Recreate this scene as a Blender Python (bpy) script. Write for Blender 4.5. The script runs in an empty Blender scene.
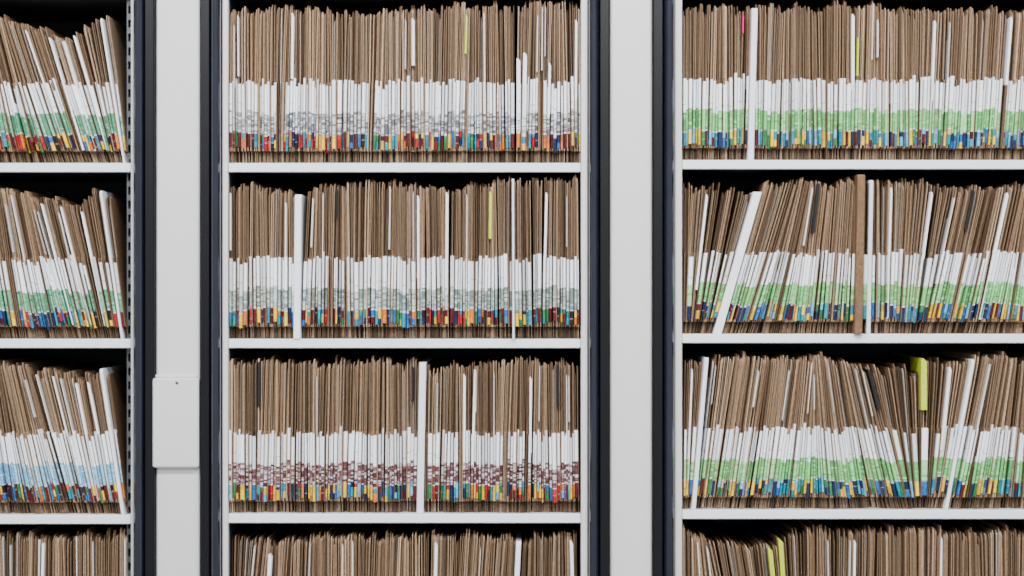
import bpy, math, random
from mathutils import Vector
random.seed(7)
S=0.0016
FLOORPX=900
def P(x,y,d):            # elevation units (x right, y down) + depth -> metres (world)
    return ((x-512)*S, d*S, (FLOORPX-y)*S)
def lin(c):
    return tuple(((v/255)/12.92 if v/255<=0.04045 else ((v/255+0.055)/1.055)**2.4) for v in c)

# ---------------------------------------------------------------- materials
def mat_principled(name, col, rough=0.5, metal=0.0, noise=0.04, scale=30, bump=0.0, coat=0.0):
    m=bpy.data.materials.new(name); m.use_nodes=True
    nt=m.node_tree; b=nt.nodes['Principled BSDF']
    b.inputs['Roughness'].default_value=rough; b.inputs['Metallic'].default_value=metal
    b.inputs['Coat Weight'].default_value=coat
    tc=nt.nodes.new('ShaderNodeTexCoord'); n=nt.nodes.new('ShaderNodeTexNoise')
    n.inputs['Scale'].default_value=scale; n.inputs['Detail'].default_value=4
    nt.links.new(tc.outputs['Object'],n.inputs['Vector'])
    r=nt.nodes.new('ShaderNodeValToRGB')
    r.color_ramp.elements[0].position=0.3; r.color_ramp.elements[1].position=0.7
    r.color_ramp.elements[0].color=tuple(c*(1-noise) for c in col)+(1,)
    r.color_ramp.elements[1].color=tuple(min(1,c*(1+noise)) for c in col)+(1,)
    nt.links.new(n.outputs['Fac'],r.inputs['Fac']); nt.links.new(r.outputs['Color'],b.inputs['Base Color'])
    if bump>0:
        n2=nt.nodes.new('ShaderNodeTexNoise'); n2.inputs['Scale'].default_value=900
        nt.links.new(tc.outputs['Object'],n2.inputs['Vector'])
        bp=nt.nodes.new('ShaderNodeBump'); bp.inputs['Strength'].default_value=bump; bp.inputs['Distance'].default_value=0.0005
        nt.links.new(n2.outputs['Fac'],bp.inputs['Height']); nt.links.new(bp.outputs['Normal'],b.inputs['Normal'])
    return m
M_panel=mat_principled('painted_steel_light', lin((211,207,208)),0.45,noise=0.02,scale=6,bump=0.15)
M_shelf=mat_principled('shelf_white_enamel', lin((234,236,242)),0.4,noise=0.02)
M_inner=mat_principled('cabinet_interior_charcoal', lin((54,57,64)),0.6)
M_rub=mat_principled('navy_rubber_seal', lin((20,24,36)),0.16,noise=0.2,scale=18,coat=0.4)
M_rub2=mat_principled('black_rubber_channel', lin((8,9,15)),0.35,noise=0.1)
M_rub2.node_tree.nodes['Principled BSDF'].inputs['Specular IOR Level'].default_value=0.3
M_hole=mat_principled('slot_dark', lin((10,10,12)),0.8)
M_zinc=mat_principled('zinc_upright', lin((90,94,100)),0.4,metal=0.5)
M_floor=mat_principled('vinyl_floor', lin((150,150,148)),0.4,noise=0.08,scale=12)
M_wall=mat_principled('wall_paint', lin((215,214,210)),0.8)
M_ceil=mat_principled('ceiling_paint', lin((235,235,235)),0.9)

def file_mat():
    m=bpy.data.materials.new('card_folder_paper'); m.use_nodes=True
    nt=m.node_tree; b=nt.nodes['Principled BSDF']; b.inputs['Roughness'].default_value=0.7
    b.inputs['Specular IOR Level'].default_value=0.25
    a=nt.nodes.new('ShaderNodeAttribute'); a.attribute_name='Col'
    tc=nt.nodes.new('ShaderNodeTexCoord'); n=nt.nodes.new('ShaderNodeTexNoise')
    n.inputs['Scale'].default_value=260; n.inputs['Detail'].default_value=3
    nt.links.new(tc.outputs['Object'],n.inputs['Vector'])
    mr=nt.nodes.new('ShaderNodeMapRange'); mr.inputs['From Min'].default_value=0.3; mr.inputs['From Max'].default_value=0.7
    mr.inputs['To Min'].default_value=0.66; mr.inputs['To Max'].default_value=1.16
    nt.links.new(n.outputs['Fac'],mr.inputs['Value'])
    bw=nt.nodes.new('ShaderNodeRGBToBW'); nt.links.new(a.outputs['Color'],bw.inputs[0])
    ms=nt.nodes.new('ShaderNodeMapRange'); ms.inputs['From Min'].default_value=.35; ms.inputs['From Max'].default_value=.7
    nt.links.new(bw.outputs[0],ms.inputs['Value'])
    mix=nt.nodes.new('ShaderNodeMix'); mix.data_type='FLOAT'
    nt.links.new(ms.outputs['Result'],mix.inputs[0]); nt.links.new(mr.outputs['Result'],mix.inputs[2]); mix.inputs[3].default_value=1.0
    mx=nt.nodes.new('ShaderNodeVectorMath'); mx.operation='SCALE'
    nt.links.new(a.outputs['Color'],mx.inputs[0]); nt.links.new(mix.outputs[0],mx.inputs['Scale'])
    nt.links.new(mx.outputs['Vector'],b.inputs['Base Color'])
    return m
M_file=file_mat()

# ---------------------------------------------------------------- mesh helpers
class MB:
    def __init__(s): s.v=[];s.f=[];s.m=[];s.c=[]
    def loft(s, rings, cols=None, mat=0, captop=True, capbot=True):
        n=len(rings[0]); base=len(s.v)
        for r in rings: s.v.extend(r)
        for k in range(len(rings)-1):
            c=cols[k] if cols else None
            o=base+k*n
            for j in range(n):
                j2=(j+1)%n
                s.f.append((o+j,o+j2,o+n+j2,o+n+j)); s.m.append(mat); s.c.append(c)
        if capbot: s.f.append(tuple(base+j for j in range(n))[::-1]); s.m.append(mat); s.c.append(cols[0] if cols else None)
        if captop:
            o=base+(len(rings)-1)*n
            s.f.append(tuple(o+j for j in range(n))); s.m.append(mat); s.c.append(cols[-1] if cols else None)
    def box(s,x0,x1,y0,y1,d0,d1,mat=0,ch=0.0):
        def ring(y,i=0.0):
            if ch>0:
                q=[(x0+i,d1),(x0+i,d0+ch+i),(x0+ch+i,d0+i),(x1-ch-i,d0+i),(x1-i,d0+ch+i),(x1-i,d1)]
            else: q=[(x0,d1),(x0,d0),(x1,d0),(x1,d1)]
            return [P(a,y,b) for a,b in q]
        if ch>0: s.loft([ring(y1,ch*.7),ring(y1-ch),ring(y0+ch),ring(y0,ch*.7)],mat=mat)
        else: s.loft([ring(y1),ring(y0)],mat=mat)
    def obj(s,name,mats,parent=None,smooth=False):
        me=bpy.data.meshes.new(name); me.from_pydata(s.v,[],s.f)
        for m in mats: me.materials.append(m)
        me.polygons.foreach_set('material_index',s.m)
        if s.c and s.c[0] is not None:
            at=me.color_attributes.new('Col','FLOAT_COLOR','CORNER')
            buf=[]
            for f,c in zip(s.f,s.c): buf.extend((c[0],c[1],c[2],1.0)*len(f))
            at.data.foreach_set('color',buf)
        me.update()
        if smooth: me.polygons.foreach_set('use_smooth',[True]*len(s.f))
        o=bpy.data.objects.new(name,me); bpy.context.scene.collection.objects.link(o)
        if parent: o.parent=parent
        return o
def empty(name):
    o=bpy.data.objects.new(name,None); bpy.context.scene.collection.objects.link(o); return o

# ---------------------------------------------------------------- files
KRAFT=[(170,141,113),(150,121,94),(136,108,82),(192,162,132),(124,97,73),(158,128,99),(102,79,58),(143,117,91),(176,143,111)]
KRAFT=[lin(c) for c in KRAFT]
PAPER=[lin(c) for c in [(222,218,214),(204,196,184),(188,178,166),(190,164,134),(148,138,130)]]
WHITE=lin((248,250,255))
def mul(c,k): return tuple(min(1,v*k) for v in c)
STK={'red':lin((180,30,38)),'mar':lin((92,20,32)),'yel':lin((244,200,40)),'org':lin((226,120,36)),'blu':lin((34,100,176)),
     'nav':lin((20,42,80)),'teal':lin((16,138,158)),'grn':lin((40,124,72)),'cyan':lin((90,184,225)),'blk':lin((28,26,30))}
PAL={'mix':['red','mar','mar','yel','yel','org','blu','teal','nav','grn','blk','mar','teal'],
     'rain':['yel','yel','blu','cyan','teal','grn','red','org','nav','mar','yel'],
     'cool':['teal','blu','cyan','yel','yel','grn','nav','mar','teal','nav']}
PAT={'grey':[(168,172,176),(142,146,150),(196,200,202),(100,104,108),(220,222,226)],
     'gygr':[(152,168,162),(168,182,176),(116,134,130),(200,206,206)],
     'green':[(120,202,122),(134,210,134),(108,188,110),(160,220,158),(92,164,100)],
     'dgreen':[(86,160,122),(100,172,134),(72,138,106),(140,192,166)],
     'blue':[(130,192,226),(148,204,234),(110,174,212),(186,216,234)],
     'maroon':[(104,68,70),(184,168,172),(80,46,50),(212,206,210),(130,94,98)]}
PAT={k:[lin(c) for c in v] for k,v in PAT.items()}

def interp(keys,x):
    if x<=keys[0][0]: k=keys[0]; return k[1],k[2]
    for a,b in zip(keys,keys[1:]):
        if x<=b[0]:
            t=(x-a[0])/(b[0]-a[0]); return a[1]+t*(b[1]-a[1]), a[2]+t*(b[2]-a[2])
    return keys[-1][1],keys[-1][2]

def make_row(name,base,keys,pat,pal,specials=(),protrude=None,seed=0,maxh=163,lean=2.4,zoff=0):
    rnd=random.Random(seed); mb=MB()
    x=keys[0][0]; xe=keys[-1][0]; xs=x
    ph=[rnd.uniform(0,6.28) for _ in range(6)]
    specials=sorted(specials); used=set()
    def topf(xx):
        t,h=interp(keys,xx)
        env=min(1,(xx-xs)/20,(xe-xx)/20)
        return t+env*(lean*math.sin(xx*0.075+ph[4])+1.4*math.sin(xx*0.21+ph[5])), h
    def card(b0,t0,w,H,hn,fr,back,cols,bend,rec=(5,0,5),hk=0):
        st=[(0,rec[0]),(11,rec[0]),(12,0),(80,0),(82,rec[2]),(hn*0.62+30,rec[2]+0.5),(hn-4,rec[2]+1),(hn,rec[2]+4)]
        rings=[]
        for z,r in st:
            v=z/H; xx=b0+(t0-b0)*v+bend*math.sin(math.pi*min(1,v))+hk*max(0,v-.6)*2.5
            f=fr+r
            rings.append([P(xx,base-0.3-z,back),P(xx,base-0.3-z,f),P(xx+w,base-0.3-z,f),P(xx+w,base-0.3-z,back)])
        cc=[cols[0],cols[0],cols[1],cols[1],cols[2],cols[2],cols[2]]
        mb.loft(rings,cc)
    while x<xe-1.2:
        tx,th=topf(x)
        sp=None
        for s in specials:
            if s not in used and tx>s[0]-2: sp=s;used.add(s);break
        w=rnd.choice([1.8,2.2,2.6,2.9,3.2,3.4,3.8,4.6]) if sp is None else sp[1]
        w=min(w,xe-x)
        tx1,_=topf(x+w)
        wt=max(tx1-tx,1.2)
        wave=1.9*math.sin(x*0.05+ph[0])+1.6*math.sin(x*0.17+ph[1])
        H=min(th+wave+rnd.gauss(0,2.2),maxh)
        fr=4+1.8*math.sin(x*0.09+ph[2])+rnd.uniform(-2,3)
        if rnd.random()<.06: fr+=6
        if protrude and protrude[0]<x<protrude[1]: fr-=rnd.uniform(0,8)
        back=185+rnd.uniform(-6,6)
        bend=rnd.uniform(-0.6,0.6); hk=rnd.uniform(-.6,.6)
        dz=rnd.gauss(0,1.2)+1.3*math.sin(x*0.11+ph[3])+zoff
        kind=sp[2] if sp else None
        k1=mul(rnd.choice(KRAFT),rnd.uniform(.6,1.0)); 
        if kind in('white','board'):
            c=mul(lin((240,240,248)),rnd.uniform(.86,1)) if kind=='white' else lin((118,90,64))
            hh=H if kind=='white' else sp[4]
            if kind=='board': H=hh
            rings=[]
            for z in (0,40,90,hh-3,hh):
                v=z/H; xx=x+(tx-x)*v; g=fr-3 if kind=='white' else -6
                ww=w*0.86
                if z==hh: g+=3
                rings.append([P(xx,base-.3-z,back),P(xx,base-.3-z,g+.8),P(xx+.5,base-.3-z,g),P(xx+ww-.5,base-.3-z,g),P(xx+ww,base-.3-z,g+.8),P(xx+ww,base-.3-z,back)])
            mb.loft(rings,[c]*4)
            x+=w; continue
        n=max(2,min(8,int(round((w+wt)/2/1.35))))
        for i in range(n):
            a=(i+rnd.uniform(0.05,0.35))/n
            cover=i in (0,n-1)
            lw=rnd.uniform(0.55,1.0)*(1 if cover else .85)
            if cover:
                c=mul(k1,rnd.uniform(.75,1.25)); hn=H+rnd.uniform(-1.6,1.6); f=fr; rec=(7,0,rnd.uniform(2.5,7))
            else:
                c=mul(rnd.choice(PAPER),rnd.uniform(.55,.95)) if rnd.random()<.24 else mul(rnd.choice(KRAFT),rnd.uniform(.5,1))
                hn=H-rnd.uniform(0,8); f=fr+rnd.uniform(3,10); rec=(6,0,rnd.uniform(-1,4))
            card(x+a*w,tx+a*wt,lw,H,hn,f,back,[mul(c,.75),c,c],bend,rec=rec,hk=hk)  # recessed bottom edge: shade put into the card colour
        if kind in('black','lime','pink','whitetop') or rnd.random()<0.06:
            kk=kind or 'paper'
            col={'black':lin((28,28,32)),'lime':lin((190,206,50)),'pink':lin((200,50,100)),'whitetop':lin((240,240,246)),'paper':mul(lin((224,220,216)),rnd.uniform(.6,1))}[kk]
            v0,v1=(sp[3],sp[4]) if sp and len(sp)>4 else (rnd.uniform(.48,.7),rnd.uniform(.9,.985))
            rings=[]
            ww=rnd.uniform(.7,1.4) if sp is None else w*.72
            sk=rnd.uniform(-1.6,1.6) if kk=='whitetop' else 0
            for v in (v0,v0+.5*(v1-v0),v1-.02,v1):
                xx=x+(tx-x)*v+.4+sk*(v-v0)*2; zz=H*v; q=ww*(.45 if v==v1 else 1)
                rings.append([P(xx,base-zz,60),P(xx,base-zz,fr-1.0),P(xx+q,base-zz,fr-1.0),P(xx+q,base-zz,60)])
            mb.loft(rings,[col]*3)
        if rnd.random()<0.955:
            xs0,xs1=rnd.uniform(.0,.12),rnd.uniform(.66,.94)
            zs=[14.5+dz]; cols=[]
            sc=STK[rnd.choice(PAL[pal])]; sc2=STK[rnd.choice(PAL[pal])] if rnd.random()<.35 else sc
            def add(z,c): zs.append(z+dz); cols.append(c)
            m=rnd.uniform(19,24); tp=rnd.uniform(27.5,30)
            add(m,mul(sc,rnd.uniform(.65,1.15))); add(m+.8,mul(WHITE,.3) if rnd.random()<.3 else sc); add(tp,mul(sc2,rnd.uniform(.65,1.15)))
            add(tp+1.2,mul(WHITE,rnd.uniform(.2,.85)))
            z=tp+1.2; pc=rnd.choice(PAT[pat])
            spk={'grey':.6,'maroon':.8,'gygr':.5}.get(pat,.2)
            ptop=rnd.uniform(48,51.5)
            while z<ptop-.2:
                z+=rnd.uniform(.9,2.0)
                if z>ptop-1: z=ptop
                add(z, rnd.choice(PAT[pat]) if rnd.random()<spk else mul(pc,rnd.uniform(.88,1.06)))
            wt_top=80+rnd.gauss(0,2.0)
            wc=mul(WHITE,rnd.choice([.68,.82,.93,.97,1,1]))
            zt=rnd.uniform(53,60)
            add(zt,wc); add(zt+1.0,mul(wc,.6) if rnd.random()<.3 else wc); add(wt_top,wc)
            rings=[]
            for z in zs:
                v=z/H; xl=x+xs0*w+(tx+xs0*wt-x-xs0*w)*v+bend*math.sin(math.pi*v)
                xr=xl+(xs1-xs0)*(w+(min(wt,w*1.3)-w)*v); g=fr-1.2; c=min(.8,(xr-xl)*.28); yy=base-.3-z
                rings.append([P(xl,yy,g+14),P(xl,yy,g+c*1.3),P(xl+c,yy,g),P(xr-c,yy,g),P(xr,yy,g+c*1.3),P(xr,yy,g+14)])
            mb.loft(rings,cols)
        x+=w+(rnd.uniform(.5,1.4) if rnd.random()<.10 else 0)
    return mb.obj(name,[M_file])

R='row_of_file_folders'
def up(x0,x1,h=154): return [(x0,x0,h),(x1,x1,h)]
cb=[-13,163,339,514,690,866]
C0,C1=229,580.3
make_row(R,cb[0],up(C0,C1),'grey','mix',seed=1)
make_row(R,cb[1],[(C0,C0,154),(330,332,154),(430,431,154),(445,447,160),(500,500,158),(520,522,161),(C1,C1-1,159)],'grey','mix',
  [(291,3,'whitetop',.55,.98),(411,4,'whitetop',.62,.92),(467,2.5,'lime',.7,.95),(515,5,'whitetop',.2,.66),(526,5,'whitetop',.2,.68),(550,3,'whitetop',.3,.62),(574,3,'whitetop',.4,.9)],protrude=(440,575),seed=2,lean=1.8)
make_row(R,cb[2],[(C0,C0,151),(295,296,146),(303,306,152),(360,361,156),(450,450,153),(520,520,157),(C1,C1-1,162)],'gygr','mix',
  [(296,8,'white'),(331,2,'black',.78,.97),(416,3,'whitetop',.4,.95),(443,3.5,'whitetop',.3,.98),(488,3.5,'lime',.66,.97),(513,2.5,'white'),(540,3,'whitetop',.5,.9)],protrude=(500,578),seed=3,lean=1.8)
make_row(R,cb[3],[(C0,C0,150),(300,302,152),(420,421,151),(430,431,148),(500,502,151),(C1,C1-1,152)],'maroon','rain',
  [(254,3.4,'black',.7,.99),(411,3,'black',.72,.95),(421,8,'white'),(461,3,'whitetop',.3,.95),(472,3,'whitetop',.3,.95),(530,3,'whitetop',.4,.9),(556,3.4,'black',.7,.98)],seed=4,lean=1.8)
make_row(R,cb[4],[(C0,C0,150),(240,258,148),(290,292,150),(420,422,153),(500,512,151),(520,527,148),(530,530,152),(C1,C1-1,154)],'green','mix',
  [(270,5,'whitetop',.5,.95),(434,4,'whitetop',.5,.96),(517,6,'white'),(570,4,'whitetop',.6,.95)],seed=5)
make_row(R,cb[5],up(C0,C1),'green','mix',seed=6)
rb=[-15,160,334,510,686,862]
A0,A1=683.5,1039
make_row(R,rb[0],up(A0,A1),'green','cool',seed=11)
make_row(R,rb[1],[(A0,A0,154),(700,702,153),(748,752,153),(760,762,155),(852,853,155),(930,934,152),(960,967,150),(1000,1014,149),(A1,A1-1,146)],'green','cool',
  [(744,2,'pink',.85,.98),(754,7,'white'),(853,4,'whitetop',.45,.95),(857,2,'lime',.55,.8),(934,3,'whitetop',.4,.95),(1012,3,'whitetop',.5,.95)],seed=12)
make_row(R,rb[2],[(A0,A0+1,151),(695,716,148),(714,757,143),(722,766,150),(745,790,152),(800,821,152),(856,858,153),(866,868,152),(900,909,151),(920,946,149),(960,996,147),(995,1026,148),(A1,A1-1,148)],'green','cool',
  [(706,3,'whitetop',.3,.95),(755,10,'white'),(817,4,'black',.66,.98),(857,9,'board',0,159) ,(868,5,'white'),(887,2.5,'whitetop',.1,.95),(930,3,'whitetop',.5,.95),(975,4,'black',.7,.96),(1008,4,'whitetop',.1,.95)],seed=13)
make_row(R,rb[3],[(A0,A0+2,150),(688,697,148),(696,713,150),(735,760,151),(795,810,152),(812,815,153),(832,820,151),(880,848,146),(907,873,143),(918,912,144),(922,922,151),(928,938,150),(938,963,150),(963,992,150),(1000,1022,150),(A1,A1-1,152)],'green','cool',
  [(688,2,'whitetop',.2,.95),(701,5,'white'),(868,4.5,'black',.7,.98),(918,8,'lime',.66,1.0),(950,4,'whitetop',.4,.96),(972,4,'white')],seed=34,lean=1.8)
make_row(R,rb[4],[(A0,A0,153),(740,715,143),(770,748,138),(782,764,138),(793,786,150),(806,806,156),(900,902,153),(A1,A1-1,153)],'green','mix',
  [(766,6,'lime',.3,.99),(777,6,'lime',.3,1.0),(855,3,'whitetop',.4,.97),(945,3,'whitetop',.4,.97)],seed=15)
make_row(R,rb[5],up(A0,A1),'green','mix',seed=16)
lb=[-13,163,339,515,690,866]
L0,L1=-222,127
make_row(R,lb[0],up(L0,L1-8),'dgreen','mix',seed=21)
make_row(R,lb[1],[(L0,L0,154),(-40,-56,152),(10,-20,150),(60,12,143),(92,50,130),(108,72,130),(118,90,143),(L1,108,147)],'dgreen','mix',
  [(24,2,'whitetop',.2,.96),(40,2.5,'whitetop',.1,.96),(58,2.5,'whitetop',.1,.97),(74,3,'whitetop',.1,.97),(97,2.5,'white')],seed=22,zoff=-1,lean=1.2)
make_row(R,lb[2],[(L0,L0,152),(-40,-54,152),(15,-8,151),(70,32,141),(98,68,136),(115,89,147),(L1,110,150)],'dgreen','mix',
  [(40,2,'whitetop',.1,.95),(60,2,'whitetop',.1,.95),(76,3,'whitetop',.1,.95),(98,3,'white')],seed=23,zoff=-2,lean=1.2)
make_row(R,lb[3],[(L0,L0,154),(-40,-54,154),(10,-14,153),(70,30,145),(100,70,138),(115,91,143),(L1,108,147)],'blue','mix',
  [(50,2,'whitetop',.1,.95),(72,3,'whitetop',.1,.95),(86,3,'whitetop',.1,.96),(99,4,'white')],seed=24,lean=1.2)
make_row(R,lb[4],up(L0,L1-2,153),'blue','mix',[(40,3,'whitetop',.5,.96)],seed=25)
make_row(R,lb[5],up(L0,L1-2),'blue','mix',seed=26)

# ---------------------------------------------------------------- cabinets
YT=-190; YB=900; DEP=205
def bead(mb,x0,x1,mat,front=-12,back=3):
    n=14; q=[(x0,back)]
    for i in range(n+1):
        a=math.pi*i/n; cx=(x0+x1)/2; r=(x1-x0)/2
        q.append((cx-r*math.cos(a), -1+(front+1)*math.sin(a)**0.8 if 0<i<n else -1))
    q.append((x1,back))
    mb.loft([[P(a,YB-12,b) for a,b in q],[P(a,YT,b) for a,b in q]],mat=mat)
def cabinet(x0,x1,bases,sideL,sideR,sealL,sealR,slotted=False):
    e=empty('filing_cabinet')
    mb=MB()
    for (a,b) in (sideL,sideR): 
        mb.box(a,b,YT,YB-10,-1,DEP,0,ch=.8)
    mb.obj('side_panels',[M_panel],e)
    mb=MB(); mb.box(sideL[1]-.2,sideR[0]+.2,YT+2,YB-12,DEP-4,DEP-1,0)
    mb.box(sideL[1]-.2,sideL[1]+.4,YT+2,YB-12,8,DEP-3,0); mb.box(sideR[0]-.4,sideR[0]+.2,YT+2,YB-12,8,DEP-3,0)
    mb.obj('back_panel',[M_inner],e)
    mb=MB()
    for i,b in enumerate(bases):
        hh=9 if i<5 else 30
        mb.box(sideL[1]+.4,sideR[0]-.4,b,b+hh,0,3,0,ch=.7)
        mb.box(sideL[1]+.4,sideR[0]-.4,b,b+2,2.5,DEP-4,0)
        mb.box(sideL[1]+.4,sideR[0]-.4,b+2,b+hh-1,DEP-8,DEP-5,0)
        mb.box(sideL[1]+.4,sideR[0]-.4,b+2.1,b+hh-.6,3.2,DEP-9,1)  # dark block below the shelf, its colour standing in for underside shade
    mb.box(sideL[0],sideR[1],YT-10,YT,-1,DEP,0,ch=.8)
    mb.obj('shelves',[M_shelf,M_inner],e)
    mb=MB(); mb.box(sideL[0],sideR[1],YB-12,YB-.3,6,DEP-4,0); mb.obj('plinth',[M_inner],e)
    mb=MB()
    for (a,b,inner) in (sealL+('R',),sealR+('L',)):
        w=b-a
        if inner=='R':
            mb.box(a,b-w*.52,YT,YB-12,-5,6,1,ch=1.2); bead(mb,b-w*.5,b-.3,0)
        else:
            mb.box(a+w*.52,b,YT,YB-12,-5,6,1,ch=1.2); bead(mb,a+.3,a+w*.5,0)
    mb.obj('door_seals',[M_rub,M_rub2],e)
    mb=MB()
    for (ux0,ux1) in ((sideR[0]-6.5,sideR[0]-.6),):
        if not slotted: break
        y=YT+6
        mb.box(ux0,ux0+1.4,YT+4,YB-14,12,18,0); mb.box(ux1-1.4,ux1,YT+4,YB-14,12,18,0)
        while y<YB-20:
            mb.box(ux0+1.4,ux1-1.4,y,y+6,12,14,0); y+=14
        mb.box(ux0,ux1,YT+4,YB-14,18.2,19,1)
        mb.obj('slotted_upright',[M_zinc,M_hole],e)
    return e
cabinet(228,581,cb,(222.5,228),(581,587.5),(200.5,222),(588,609.5))
cabinet(682,1041,rb,(675,682),(1041,1047),(652.5,674.5),(1047.5,1069))
cabinet(-224,131,lb,(-230,-224),(131,133.5),(-252,-230.5),(134,155.3),slotted=True)

def divider(x0,x1,plate=False):
    e=empty('cabinet_divider_panel')
    mb=MB(); mb.box(x0,x1,YT-10,YB-.3,1,DEP,0,ch=1.5)
    mb.obj('panel',[M_panel],e)
    if plate:
        mb=MB(); mb.box(153.5,199.6,378,467,-6.2,.9,0,ch=1.3)
        mb.box(155.5,197.5,374.5,378,-2,.9,0,ch=.8)
        mb.obj('cover_plate',[M_panel],e)
        mb=MB(); n=12
        def ring(r,d): return [P(178+r*math.cos(2*math.pi*k/n),382.5+r*math.sin(2*math.pi*k/n),d) for k in range(n)]
        mb.loft([ring(1.5,-6.3),ring(1.5,-6.9),ring(.8,-7.2)]); mb.obj('screw',[M_zinc],e)
divider(156,200,True)
divider(610.2,652)
divider(-300,-252.5)
divider(1069.5,1115)

# ---------------------------------------------------------------- room
def slab(name,x0,x1,y0,y1,z0,z1,m):
    v=[(x,y,z) for z in (z0,z1) for x,y in ((x0,y0),(x1,y0),(x1,y1),(x0,y1))]
    f=[(3,2,1,0),(4,5,6,7),(0,1,5,4),(1,2,6,5),(2,3,7,6),(3,0,4,7)]
    me=bpy.data.meshes.new(name); me.from_pydata(v,[],f); me.materials.append(m)
    o=bpy.data.objects.new(name,me); bpy.context.scene.collection.objects.link(o); return o
slab('floor',-3,3,-4.5,0.5,-.05,0,M_floor)
slab('wall_back',-3,3,0.34,0.44,0,2.5,M_wall)
slab('ceiling',-3,3,-4.5,0.5,2.5,2.55,M_ceil)
def lamp(y,e,rx):
    l=bpy.data.lights.new('ceiling_light','AREA'); l.shape='RECTANGLE'; l.size=2.8; l.size_y=.35; l.energy=e; l.color=(.965,.98,1)
    o=bpy.data.objects.new('ceiling_light',l); bpy.context.scene.collection.objects.link(o)
    o.location=(0,y,2.46); o.rotation_euler=(math.radians(rx),0,0)
lamp(-1.5,138,25); lamp(-3.2,118,35)
w=bpy.data.worlds.new('World'); bpy.context.scene.world=w; w.use_nodes=True
w.node_tree.nodes['Background'].inputs[0].default_value=(.92,.96,1,1)
w.node_tree.nodes['Background'].inputs[1].default_value=0.78

cam=bpy.data.cameras.new('camera'); co=bpy.data.objects.new('camera',cam); bpy.context.scene.collection.objects.link(co)
D=3.2
co.location=(0,-D,(FLOORPX-288)*S); co.rotation_euler=(math.pi/2,0,0)
cam.sensor_width=36; cam.lens=36*D/(1024*S)
cam.dof.use_dof=True; cam.dof.focus_distance=3.05; cam.dof.aperture_fstop=2.6
bpy.context.scene.camera=co
